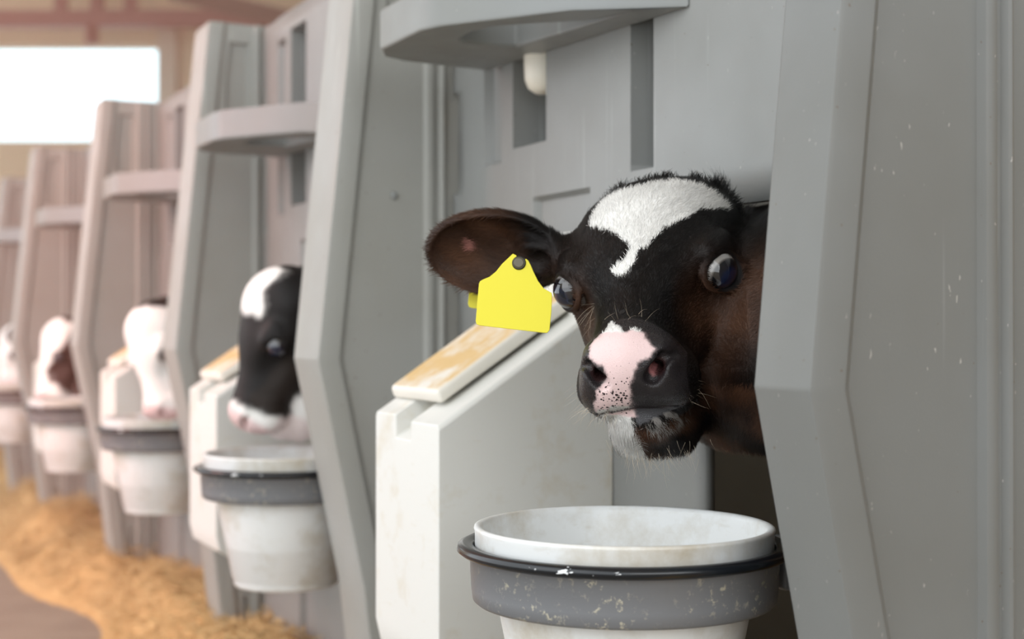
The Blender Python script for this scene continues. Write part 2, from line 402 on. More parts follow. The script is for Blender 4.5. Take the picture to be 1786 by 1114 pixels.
# flat ring for a hay net or feeder, bolted to the front panel
def ring_mesh(Wd):
    far = 2.06
    out = [(.90, 1.375), (.818, 1.515), (.712, 1.67), (.700, 1.71), (.700, 1.85), (.722, 1.895), (.76, 1.915), (.90, 1.93)]
    inn = [(.862, 1.455), (.842, 1.52), (.775, 1.64), (.765, 1.68), (.768, 1.73), (.785, 1.75), (.81, 1.755), (.86, 1.745)]
    L = lambda p, z: [(x, y-far+Wd, z-(.016*min(1, max(0, (1.76-y)/.36)) if x > .83 else 0)) for x, y in p]
    n = len(out); vs = L(out, 1.185)+L(inn, 1.185)+L(out, 1.242)+L(inn, 1.242); fs = []
    for k in range(n):
        l = (k+1) % n
        fs += [(k, l, n+l, n+k), (2*n+k, 3*n+k, 3*n+l, 2*n+l), (k, 2*n+k, 2*n+l, l), (n+k, n+l, 3*n+l, 3*n+k)]
    me = mesh('ring', vs, fs); recalc(me); return me

# unit: (dx, y of the divider's far face, near face y of the next divider, holder drop)
UNITS = [(0.0, .949, 2.06, 0.0), (0.0, 2.18, 3.13, -.027), (.026, 3.25, 4.33, -.027), (.007, 4.45, 5.58, -.035), (-.020, 5.70, 6.78, -.035), (0.0, 6.90, 7.98, -.035)]
HL = ['nearest grey plastic calf hutch, around the calf with the yellow ear tag',
      'grey plastic calf hutch second from the camera, behind the big tagged calf',
      'grey plastic calf hutch third from the camera, its side panel top fully in view',
      'hazy grey calf hutch fourth from the camera, its top cutting into the bright window',
      'pinkish hazed calf hutch fifth from the camera, just under the bright window',
      'small hazed calf hutch at the far left end of the row']
sp_near = side_panel(.076, .004, .004); sp_far = side_panel(.12, .005, .005)
for k, (dx, y0, y1, dz) in enumerate(UNITS):
    h = empty('calf_hutch', (dx, y0, 0), HL[k], 'calf hutch', 'grey calf hutches standing in a row')
    sp = link('side_panel', sp_near if k == 0 else sp_far, (M['hutch_shaded'] if k == 0 else M['hutch']) if k < 2 else None, h)
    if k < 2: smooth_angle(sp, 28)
    Wd = y1-y0
    fp = front_panel(Wd, 0); fp.parent = h; smooth_angle(fp, 20)
    bp = box('back_panel', (2.06, 0, 0), (2.10, Wd, 1.45), M['hutch'], h, .006)
    rg = link('feeding_ring', ring_mesh(Wd), M['ring'], h); bevel(rg, .009, 3)
    rg.location.z = [0, -.015, -.02, -.02, -.02, -.02][k]
    if k == 1:
        bt = dome('bolt_head', (.805, -.113, 1.006), .0065, M['ring'], h)
last = empty('calf_hutch', (0, 8.10, 0), 'last faint grey hutch wall at the far end of the row', 'calf hutch', 'grey calf hutches standing in a row')
link('side_panel', sp_far, None, last)

# ------------------------------------------------------------------ feed bins
def bin_body():
    y0, y1 = 0.0, .211
    def prof(zt, zb, back):   # (x, z)
        s = .654
        xs = [.661, .70, .80, .862]
        top = [(x, .6845+zt+s*(x-.661)) for x in xs]
        bk = [(.864, .822+zt+(.1 if back else 0)), (.8995, .845+zt+(.08 if back else 0))]
        return [(.661, zb+.05), *top, *bk, (.8995, zb), (.70, zb), (.668, zb+.02)]
    S = []
    for y, zt, b in ((0, -.006, 0), (.004, 0, 0), (.088, 0, 0), (.0885, -.024, 1), (.138, -.024, 1), (.1385, .006, 0), (.207, .006, 0), (.211, 0, 0)):
        S.append([(x, y, z) for x, z in prof(zt, .37, b and False)])
    me = loft(S); return me
def lid_mesh():
    s = .654; n = math.hypot(1, s)
    x0, x1, t = .684, .868, .020; base = lambda x: .6845+s*(x-.661)+.007
    pr = [(x0, base(x0)), (x1, base(x1)), (x1-t*s/n, base(x1)+t/n+.0), (x0-t*s/n*.6, base(x0)+t/n)]
    S = [[(x, y, z) for x, z in pr] for y in (.045, .204)]
    return loft(S)
bin_me, lid_me = bin_body(), lid_mesh()
BY = [1.552, 2.645, 3.80, 5.0, 6.2]
BL = ['white plastic feed bin with a dusty tan lid under the yellow ear tag',
      'white feed bin just behind the black-faced calf, second in the row',
      'white feed bin beside the white-faced calf, third in the row',
      'blurred white feed bin beside the calf with a maroon cheek',
      'faint white feed bin at the far left behind the last visible calf']
for k, y in enumerate(BY):
    dx = UNITS[k][0]+(.012 if k else 0)
    b = empty('feed_bin', (dx, y, UNITS[k][3]*.4), BL[k], 'feed bin', 'white feed bins on the hutch fronts')
    o = link('bin_body', bin_me, None if k else M['bin'], b)
    bevel(o, .018, 5, 30)
    l = link('lid', lid_me, None if k else M['lid'], b); bevel(l, .006, 3)
    if k == 0:
        bb = box('back_box', (.868, .03, .80), (.897, .19, .925), M['bin'], b, .008)

# ------------------------------------------------------------------ buckets in their holders
def bucket_profile():
    o = [(.1395, .220), (.1405, .2225), (.1400, .2245), (.1375, .2255), (.1335, .2245), (.1325, .220)]          # lip
    outer = [(0, .0), (.070, 0), (.086, .001), (.089, .006), (.089, .014), (.0915, .016), (.1165, .148), (.1305, .172), (.1340, .190), (.1385, .192), (.1395, .196)]
    inner = [(.1300, .200), (.118, .15), (.112, .12), (.0915, .02), (.080, .006), (0, .005)]
    return outer+o+inner
bk_me = lathe(bucket_profile(), 128)
def rim_profile():
    return [(.1415, .190), (.1400, .1965), (.1425, .2005), (.1500, .2015), (.1555, .1990), (.1565, .1945), (.1530, .1915), (.1460, .1895)]
rim_me = lathe(rim_profile(), 128)
def band_profile():
    return [(.1475, .1915), (.1445, .1900), (.1430, .1600), (.1415, .1490), (.1385, .1465), (.1250, .1465), (.1250, .1500), (.1370, .1520), (.1385, .1640), (.1400, .1915)]
band_me = lathe(band_profile(), 128)
BX = [(.680, 1.154), (.72, 2.35), (.742, 3.42), (.727, 4.60), (.70, 5.87)]
BKL = ['large white bucket with a dirty rim under the muzzle of the tagged calf',
       'white bucket under the black-faced calf, second in the row',
       'white bucket beneath the white-faced calf, third in the row',
       'blurred white bucket fourth in the row, below the calf with a maroon cheek',
       'blurred white bucket at the left end of the row, fifth from the camera']
HDL = ['grey splashed bucket holder with a glossy black rim, nearest the camera',
       'grey bucket holder with black rim second in the row, below the black-faced calf',
       'grey bucket holder with black rim third in the row, below the white-faced calf',
       'blurred grey bucket holder fourth from the camera',
       'faint grey bucket holder at the left edge, fifth from the camera']
for k, (x, y) in enumerate(BX):
    z = .391+UNITS[k][3]
    b = link('bucket', bk_me, None if k else M['bucket'], None, True); b.location = (x, y, z)
    tag(b, BKL[k], 'bucket', 'white buckets in the holders')
    h = empty('bucket_holder', (x, y, z), HDL[k], 'bucket holder', 'bucket holders on the hutch fronts')
    h.location.z += .0085 if k == 0 else .004
    link('holder_band', band_me, None if k else M['holder'], h, True)
    link('rim', rim_me, None if k else M['black_rim'], h, True)
    wx = XW+UNITS[k][0]-x
    box('bracket', (.1405, -.06, .152), (wx+.002, .06, .186), M['holder'], h, .004)

# ------------------------------------------------------------------ bottle in the deep pocket of the nearest front panel
bp_ = [(0, 0), (.012, .001), (.022, .008), (.027, .02), (.028, .04), (.028, .15), (.024, .17), (.013, .18), (.012, .2), (0, .2)]
bt = empty('milk_bottle', (.915, 1.772, 1.128), 'cream plastic bottle hanging in a deep pocket of the nearest hutch front', 'bottle')
o = link('bottle_body', lathe(bp_, 40), M['bottle'], bt, True)
o = link('bottle_cap', lathe([(0, .2), (.0145, .2), (.0145, .222), (.006, .226), (.005, .25), (0, .252)], 32), M['cap'], bt, True)

# ------------------------------------------------------------------ calves: one continuous body each, meshed from a smooth distance field
def unit(v): v = np.asarray(v, float); return v/np.linalg.norm(v)
def sell(P, c, r, R=None):
    q = P-np.asarray(c, np.float32)
    if R is not None: q = q@np.asarray(R, np.float32).T
    r = np.asarray(r, np.float32); k0 = np.sqrt(((q/r)**2).sum(-1)); k1 = np.sqrt(((q/(r*r))**2).sum(-1))+1e-9
    return k0*(k0-1)/k1
def cone(P, a, b, ra, rb):
    a = np.asarray(a, np.float32); b = np.asarray(b, np.float32); ab = b-a
    t = np.clip(((P-a)@ab)/(ab@ab), 0, 1); t2 = t
    return np.sqrt((((P-a)-t[..., None]*ab)**2).sum(-1))-(ra+(rb-ra)*t2)
def smin(a, b, k):
    h = np.clip(.5+.5*(b-a)/k, 0, 1); return b+(a-b)*h-k*h*(1-h)
def smax(a, b, k): return -smin(-a, -b, k)

EYE_C = np.array([.0745, .012, .002]); EYE_R = .0200
EYE_D = unit([.74, .66, .10])
def eye(s): return EYE_C*np.array([s, 1, 1]), EYE_D*np.array([s, 1, 1])

def head_sdf(P, ears):
    d = sell(P, (.003, -.058, -.004), (.093, .080, .088))
    d = smin(d, sell(P, (0, -.005, -.002), (.078, .062, .050)), .03)
    d = smin(d, cone(P, (0, .01, -.008), (0, .125, -.040), .046, .034), .03)
    d = smin(d, sell(P, (.046, -.078, .036), (.034, .034, .030)), .03)
    for s in (-1, 1):
        d = smin(d, sell(P, (s*.064, -.002, .002), (.028, .032, .029)), .02)
        d = smin(d, cone(P, (s*.034, .0, -.052), (s*.018, .10, -.058), .033, .027), .03)
        d = smin(d, sell(P, (s*.048, -.052, -.070), (.036, .064, .064)), .03)
        d = smin(d, sell(P, (s*.029, .128, -.058), (.027, .028, .026)), .016)
        d = smin(d, sell(P, (s*.030, .136, -.036), (.017, .017, .019)), .012)
    d = smin(d, sell(P, (0, .128, -.042), (.043, .030, .036)), .018)
    # jaw and chin
    d = smin(d, cone(P, (0, -.02, -.105), (0, .100, -.112), .040, .024), .03)
    d = smin(d, sell(P, (0, .118, -.103), (.034, .027, .025)), .012)
    d = smin(d, sell(P, (0, .098, -.131), (.035, .034, .030)), .014)
    for s in (-1, 1):
        d = smin(d, cone(P, (s*.017, .085, -.120), (s*.044, -.045, -.128), .026, .047), .025)
        d = smin(d, sell(P, (s*.037, .114, -.066), (.021, .028, .029)), .012)
    for s in (-1, 1):
        # cheek hollow in front of the eye, groove by the nasal bone
        d = smax(d, -sell(P, (s*.075, .055, -.012), (.020, .040, .018)), .025)
        # mouth slit
        d = smax(d, -cone(P, (0, .170, -.0775), (s*.040, .132, -.0830), .0026, .0030), .002)
        d = smax(d, -cone(P, (s*.040, .132, -.0830), (s*.066, .088, -.086), .0030, .0022), .002)
        # nostril: a comma opening outwards
        ax = unit([s*.55, .30, .42]); up = unit(np.cross(ax, [0, 1, 0])); sd = np.cross(up, ax)
        d = smax(d, -cone(P, (s*.024, .157, -.044), (s*.036, .149, -.030), .0078, .0058), .004)
        d = smax(d, -cone(P, (s*.028, .156, -.040), (s*.026, .120, -.038), .0070, .004), .003)
        d = smax(d, -cone(P, (s*.036, .149, -.030), (s*.045, .138, -.033), .0045, .002), .004)
        # eye: socket ball, then lids
        c, e = eye(s)
        q = P-c; h = q@e.astype(np.float32); fw = unit(np.array([s*-.5, .85, -.12])-e*np.dot(e, [s*-.5, .85, -.12])); vv = np.cross(e, fw)
        u = (q@fw.astype(np.float32)); v = (q@vv.astype(np.float32))
        rr = np.sqrt((u/1.18)**2+(v/.98)**2)
        d = smax(d, -np.maximum(rr-(.0195+1.5*np.maximum(h-.004, 0)), .0035-h)*.55, .006)
        ring = np.sqrt((rr-.0188)**2+(h-.0082+.10*np.abs(u))**2)-.0028
        d = smin(d, ring, .005)
        # brow fold above the lid
        d = smin(d, cone(P, c+np.array([s*.004, -.020, .023]), c+np.array([s*-.004, .006, .025]), .007, .0045), .016)
    for (root, tip, nrm, Lr, Wr, curl) in ears:
        root = np.array(root); tip = np.array(tip); e1 = unit(tip-root); e3 = unit(np.array(nrm)-e1*np.dot(nrm, e1)); e2 = np.cross(e3, e1)
        L = np.linalg.norm(tip-root); c = root+e1*L*.575
        R = np.stack([e1, e2, e3])
        o = sell(P, c, (L*.47, Wr, .030), R)
        i = sell(P, c+e3*.0145, (L*.455, Wr*.955, .028), R)
        sh = smax(o, -i, .004)
        cut = -( (P-(c+e3*.010))@(-e3).astype(np.float32) )      # keep the back of the cup
        sh = smax(sh, (P-(c+e3*.012))@e3.astype(np.float32), .004)
        stem = cone(P, root-e1*.015, root+e1*L*.30, .024, .020)
        stem = smax(stem, -cone(P, root+e1*L*.28+e3*.018, root+e1*L*.62+e3*.022, .014, .024), .008)
        d = smin(d, smin(sh, stem, .016), .018)
    return d

def body_sdf(P, neck, legs):
    """P world; neck = list of (point, radius)"""
    d = None
    for (a, ra), (b, rb) in zip(neck[:-1], neck[1:]):
        c = cone(P, a, b, ra, rb); d = c if d is None else smin(d, c, .05)
    a, b = np.array(neck[-1][0]), None
    sh = a; hip = a+np.array([.50, legs, .0])
    d = smin(d, sell(P, (sh+hip)/2+[0, 0, -.01], (.36, .165, .185)), .06)
    d = smin(d, sell(P, hip+[-.02, 0, .03], (.14, .14, .15)), .05)
    for s in (-1, 1):
        f0 = sh+[0.02, s*.085, -.08]; d = smin(d, cone(P, f0, [f0[0]-.01, f0[1], .36], .062, .030), .04)
        d = smin(d, cone(P, [f0[0]-.01, f0[1], .36], [f0[0]+.005, f0[1], .09], .027, .021), .012)
        d = smin(d, cone(P, [f0[0]+.005, f0[1], .09], [f0[0]-.02, f0[1], .035], .022, .030), .012)
        h0 = hip+[.0, s*.085, -.04]; d = smin(d, cone(P, h0, [h0[0]-.06, h0[1], .42], .085, .048), .04)
        d = smin(d, cone(P, [h0[0]-.06, h0[1], .42], [h0[0]+.07, h0[1], .30], .046, .026), .02)
        d = smin(d, cone(P, [h0[0]+.07, h0[1], .30], [h0[0]+.05, h0[1], .09], .025, .021), .012)
        d = smin(d, cone(P, [h0[0]+.05, h0[1], .09], [h0[0]+.02, h0[1], .035], .022, .030), .012)
    d = smin(d, cone(P, hip+[.12, 0, .08], hip+[.16, 0, -.2], .018, .012), .02)
    return d

def surface_nets(f, org, h):
    nx, ny, nz = f.shape
    s = f < 0
    cnt = np.zeros((nx-1, ny-1, nz-1), np.uint8)
    offs = [(i, j, k) for i in (0, 1) for j in (0, 1) for k in (0, 1)]
    sub = lambda A, i, j, k: A[i:nx-1+i, j:ny-1+j, k:nz-1+k]
    for o in offs: cnt += sub(s, *o)
    act = (cnt > 0) & (cnt < 8); ids = np.argwhere(act)
    index = -np.ones(act.shape, np.int32); index[act] = np.arange(len(ids))
    pos = np.zeros((len(ids), 3)); num = np.zeros(len(ids))
    val = {o: f[ids[:, 0]+o[0], ids[:, 1]+o[1], ids[:, 2]+o[2]] for o in offs}
    for a in offs:
        for ax in range(3):
            if a[ax] == 0:
                b = list(a); b[ax] = 1; b = tuple(b); va, vb = val[a], val[b]; m = (va < 0) != (vb < 0)
                t = np.where(m, va/(va-vb+1e-12), 0); p = np.array(a, float)[None].repeat(len(ids), 0); p[:, ax] = t
                pos[m] += p[m]; num[m] += 1
    V = (ids+pos/num[:, None])*h+org
    F = []
    for ax in range(3):
        u, v = (ax+1) % 3, (ax+2) % 3
        lo = [slice(1, n-1) for n in (nx, ny, nz)]; lo[ax] = slice(0, f.shape[ax]-1)
        hi = list(lo); hi[ax] = slice(1, f.shape[ax])
        a = s[tuple(lo)]; b = s[tuple(hi)]
        e = np.argwhere(a != b); inside = a[tuple(e.T)]
        base = e.copy(); 
        for q in range(3):
            if q != ax: base[:, q] += 1
        def cell(du, dv):
            c = base.copy(); c[:, u] -= du; c[:, v] -= dv; return index[tuple(c.T)]
        q4 = np.stack([cell(1, 1), cell(0, 1), cell(0, 0), cell(1, 0)], -1)
        q4[~inside] = q4[~inside][:, ::-1]
        F.append(q4)
    F = np.concatenate(F); F = F[(F >= 0).all(1)]
    return V, F
def grid_mesh(fn, lo, hi, h):
    lo = np.array(lo, float); n = np.ceil((np.array(hi)-lo)/h).astype(int)+1
    f = np.empty(tuple(n), np.float32)
    ax = [np.arange(k, dtype=np.float32)*h+lo[i] for i, k in enumerate(n)]
    step = 24
    for i in range(0, n[0], step):
        G = np.stack(np.meshgrid(ax[0][i:i+step], ax[1], ax[2], indexing='ij'), -1).astype(np.float32)
        f[i:i+step] = fn(G)
    f[0] = f[-1] = np.maximum(f[0], .001); f[:, 0] = np.maximum(f[:, 0], .001); f[:, -1] = np.maximum(f[:, -1], .001)
    f[:, :, 0] = np.maximum(f[:, :, 0], .001); f[:, :, -1] = np.maximum(f[:, :, -1], .001); f[-1] = np.maximum(f[-1], .001)
    return surface_nets(f, lo, h)

def inpoly(x, y, poly):
    r = np.zeros(x.shape, bool); n = len(poly)
    for i in range(n):
        x0, y0 = poly[i]; x1, y1 = poly[(i+1) % n]
        c = ((y0 > y) != (y1 > y)) & (x < (x1-x0)*(y-y0)/((y1-y0) if y1 != y0 else 1e-9)+x0); r ^= c
    return r
def n3(P, s, seed=0):
    return (vnoise(P[:, 0]+P[:, 2]*.7+5, P[:, 1]-P[:, 2]*.6+5, s, seed)+vnoise(P[:, 2]+7, P[:, 0]+P[:, 1]*.8+3, s, seed+1))/2
BLACK = np.array([.0070, .0058, .0056]); BROWN = np.array([.135, .062, .034]); WHITE = np.array([.84, .83, .80]); PINK = np.array([.74, .555, .545]); DSKIN = np.array([.020, .017, .018])

def frame(A, H):
    A = unit(A[0]*RIGHT+A[1]*UP-A[2]*FWD); H = H[0]*RIGHT+H[1]*UP-H[2]*FWD; H = unit(H-A*np.dot(A, H)); Wv = np.cross(H, A)
    return np.stack([Wv, A, H])        # rows: local w, a, h in world coordinates

def set_attr(me, name, C):
    a = me.color_attributes.new(name, 'FLOAT_COLOR', 'POINT')
    a.data.foreach_set('color', np.concatenate([C, np.ones((len(C), 1))], 1).astype(np.float32).ravel())

def make_calf(loc, E, A, H, paint, ears, neck, hipy, res, hair, label, hair_w=.00022, seed=1):
    E = np.array(E); R = frame(A, H); loc = np.array(loc, float)
    Rf = R.astype(np.float32); Ef = E.astype(np.float32)
    neckw = [(tuple(R.T@np.array(p)+E), r) if loc_ else (p, r) for p, r, loc_ in neck]
    fn = lambda P: smin(head_sdf((P-Ef)@Rf.T, ears), body_sdf(P, neckw, hipy), .022)
    xs = [E+R.T@np.array(p) for p in ([0, .17, -.05], [0, -.15, .08], [.1, 0, -.13], [-.1, 0, -.13], *[e[1] for e in ears], *[np.array(e[1])+[0, .03, .05] for e in ears], *[np.array(e[1])+[0, -.03, -.05] for e in ears])]
    lo = np.min(xs, 0)-.035; hi = np.max(xs, 0)+.035; hi[0] = XSPLIT
    V, F = grid_mesh(fn, lo, hi, res)
    hn = np.array(neckw[-1][0])
    lo2 = np.array([XSPLIT-.012, hn[1]-.32+min(hipy, 0), .004]); hi2 = np.array([hn[0]+.82, hn[1]+.32+max(hipy, 0), hn[2]+.30])
    lo2[1] = min(lo2[1], E[1]-.25); hi2[1] = max(hi2[1], E[1]+.25)
    V2, F2 = grid_mesh(fn, lo2, hi2, .014 if res < .004 else .02)
    # normals from the field
    def grad(P, e=.0015):
        g = np.zeros(P.shape)
        for k in range(3):
            d = np.zeros(3, np.float32); d[k] = e; Pf = P.astype(np.float32)
            g[:, k] = fn(Pf+d)-fn(Pf-d)
        return g/(np.linalg.norm(g, axis=1)[:, None]+1e-9)
    for _ in range(2):                      # pull onto the surface
        V = V-grad(V)*np.clip(fn(V.astype(np.float32)), -res, res)[:, None]*.8
    n1 = len(V); VV = np.concatenate([V, V2]); FF = np.concatenate([F, F2+n1])
    Lc = (VV-E)@R.T
    rj = np.random.default_rng(2); C, S = paint(Lc, VV)
    if True:
        for _ in range(8):
            o_ = rj.normal(size=3)*(.0011 if hair else .0035); c2, s2 = paint(Lc+o_, VV); C = C+c2; S = S+s2
        C, S = C/9, S/9
    me = np_mesh('calf', VV-loc, FF); set_attr(me, 'Col', C); set_attr(me, 'Skin', S)
    o = link('calf', me, M['coat'], None, True); o.location = loc
    tag(o, label, 'calf', 'calves with their heads out over the buckets')
    # eyes
    for s in (-1, 1):
        c, e = eye(s); cw = R.T@c+E; g = unit(R.T@unit([s*.92, .36, -.05]))
        if hair and s > 0: g = unit(R.T@unit([.74, .64, -.34]))
        elif hair: g = unit(R.T@unit([-.58, .80, -.12]))
        else: g = unit(R.T@(EYE_D*[s, 1, 1]))
        em = bpy.data.meshes.new('eyeball'); bm = bmesh.new(); bmesh.ops.create_uvsphere(bm, u_segments=160 if hair else 32, v_segments=120 if hair else 24, radius=EYE_R)
        bm.to_mesh(em); bm.free(); co = np.array([v.co[:] for v in em.vertices]); nn = co/EYE_R
        ca = nn@g; ang = np.arccos(np.clip(ca, -1, 1))
        cc = np.stack([np.interp(ang, [0, .52, .66, .98, 1.06, 1.14], v) for v in ([.002, .003, .010, .006, .07, .27], [.006, .008, .008, .006, .06, .255], [.030, .034, .012, .007, .055, .24])], -1)
        bulge = 1+.05*np.exp(-(ang/.6)**2); em.vertices.foreach_set('co', (co*bulge[:, None]).astype(np.float32).ravel())
        cc = cc if hair else np.minimum(cc, .03); set_attr(em, 'Col', cc); eo = link('eyeball', em, M['eye'], o, True); eo.location = cw-loc
        if res < .004:
            # eyelashes
            pass
    # fur
    if hair:
        rg = np.random.default_rng(seed)
        tri = np.concatenate([F[:, [0, 1, 2]], F[:, [0, 2, 3]]]); a, b, c = V[tri[:, 0]], V[tri[:, 1]], V[tri[:, 2]]
        ar = np.linalg.norm(np.cross(b-a, c-a), axis=1)/2
        # only hair the barn side can see: skip what is inside the hutch
        cen = (a+b+c)/3; ar = ar*(cen[:, 0] < XSPLIT-.01)
        t = rg.choice(len(tri), hair, p=ar/ar.sum()); u, v = rg.random(hair), rg.random(hair); sw = u+v > 1; u[sw] = 1-u[sw]; v[sw] = 1-v[sw]
        P = a[t]+(b-a)[t]*u[:, None]+(c-a)[t]*v[:, None]
        L = (P-E)@R.T; Cc, Ss = paint(L, P, True); ln, flow = hair_field(L)
        ok = (Ss[:, 0] < .35) & (ln > 0)
        for s in (-1, 1):
            ce, ed = eye(s); ok &= (np.linalg.norm(L-(ce+ed*.012), axis=1) > .0208)
        P, L, Cc, ln, flow = P[ok], L[ok], Cc[ok], ln[ok], flow[ok]
        Nn = grad(P); fw = flow@R + (rg.normal(size=P.shape)*.28)
        cl = n3(L, 70, 11)[:, None]-.5; cl2 = n3(L, 80, 21)[:, None]-.5
        fw = fw+np.concatenate([cl, cl2, -cl], 1)*1.4
        tg = fw-Nn*(fw*Nn).sum(1)[:, None]; tg /= np.linalg.norm(tg, axis=1)[:, None]+1e-9
        ln = np.where(ln > .014, ln*(.35+1.5*n3(L, 75, 31)**1.5), ln)*rg.uniform(.6, 1.25, len(ln))
        lift = (.20+.6*(ln > .014))*rg.uniform(.6, 1.3, len(ln))
        d1 = tg+Nn*lift[:, None]; d1 /= np.linalg.norm(d1, axis=1)[:, None]; d2 = tg+Nn*(lift*.35)[:, None]; d2 /= np.linalg.norm(d2, axis=1)[:, None]
        sd = np.cross(tg, Nn); w = hair_w*(1+(ln > .012)*.2)
        w = w[:, None] if hasattr(w, 'shape') else w
        m0 = P; m1 = P+d1*ln[:, None]*.5; m2 = m1+d2*ln[:, None]*.5
        HV = np.stack([m0-sd*w, m0+sd*w, m1-sd*w*.8, m1+sd*w*.8, m2-sd*w*.15, m2+sd*w*.15], 1).reshape(-1, 3)
        bb = (np.arange(len(P))*6)[:, None]; HF = np.concatenate([bb+[[0, 1, 3, 2]], bb+[[2, 3, 5, 4]]])
        fm = np_mesh('fur', HV-loc, HF)
        Cc = Cc*rg.uniform(.75, 1.2, len(Cc))[:, None]; set_attr(fm, 'Col', np.clip(np.repeat(Cc, 6, 0), 0, 1))
        fo = link('fur', fm, M['fur'], o, True); fo['kind'] = 'stuff'
        nv = np.repeat(Nn+tg*.25, 6, 0); nv /= np.linalg.norm(nv, axis=1)[:, None]
        fm.normals_split_custom_set_from_vertices(nv.astype(np.float32))
    return o, R

def hair_field(L):
    w, a, h = L[:, 0], L[:, 1], L[:, 2]
    ln = np.full(len(L), .0062)
    ln = np.where((h > .02) & (a < -.02), .0095, ln)
    ln = np.where((h > .020) & (a < -.075) & ~inpoly(*facemap(L), MK_FORE), .017, ln)
    ln = np.where(a > .105, .0042, ln)
    ln = np.where((h < -.085) & (a > .02), .0095, ln)
    ln = np.where(np.abs(w) > .10, .0105, ln)
    fl = np.stack([w*2.2, -np.ones_like(a)*1.0, np.where(a < 0, .25, -.15)], -1)
    fl = np.where((np.abs(w) > .10)[:, None], np.stack([np.sign(w), -.1+0*a, .25*np.sign(h)], -1), fl)   # ears: towards the tip
    fl = np.where((h < -.085)[:, None], np.stack([w*2, -.4+0*a, -1+0*a], -1), fl)
    return ln, fl
XSPLIT = .985

# markings are laid out on the calf's own face: q = w, r = height on the plane facing its brow
def facemap(L):
    return L[:, 0], L[:, 2]*FM[1]-L[:, 1]*FM[0]
FM = (.38, .925)
MK_FORE = [(-.0543, .0605), (-.0490, .0760), (-.0400, .0860), (-.0280, .0930), (-.0080, .0950), (.0140, .0970), (.0370, .0970), (.0560, .0920), (.0720, .0800), (.0800, .0700), (.0870, .0600), (.0718, .0603), (.0593, .0611), (.0466, .0523), (.0284, .0421), (.0183, .0293), (.0158, .0255), (.0035, .0247), (-.0063, .0328), (-.0212, .0457), (-.0386, .0527)]
MK_DROP = [(.0020, .0300), (.0120, .0290), (.0090, .0240), (.0045, .0137), (-.0005, .0060), (-.0085, -.0020), (-.0150, -.0002), (-.0215, .0065), (-.0115, .0136), (-.0048, .0201)]
MK_PINK = [(-.0134, -.0446), (-.0032, -.0543), (.0053, -.0564), (.0136, -.0547), (.0207, -.0598), (.0228, -.0697), (.0297, -.0758), (.0242, -.0825), (.0107, -.0915), (.0040, -.1045), (-.0024, -.1229), (-.0171, -.1262), (-.0378, -.1345), (-.0401, -.1241), (-.0369, -.1176), (-.0270, -.1035), (-.0178, -.0937), (-.0207, -.0870), (-.0331, -.0776), (-.0329, -.0707), (-.0306, -.0601), (-.0187, -.0539)]
MK_CHIN = [(-.0440, -.1300), (-.0200, -.1240), (-.0055, -.1237), (-.0090, -.1316), (-.0050, -.1485), (-.0040, -.1640), (-.0080, -.1780), (-.0240, -.1740), (-.0390, -.1600)]
MK_PINKTOP = -.0560
PINKSPOT = np.array([-.184, -.033, .052])

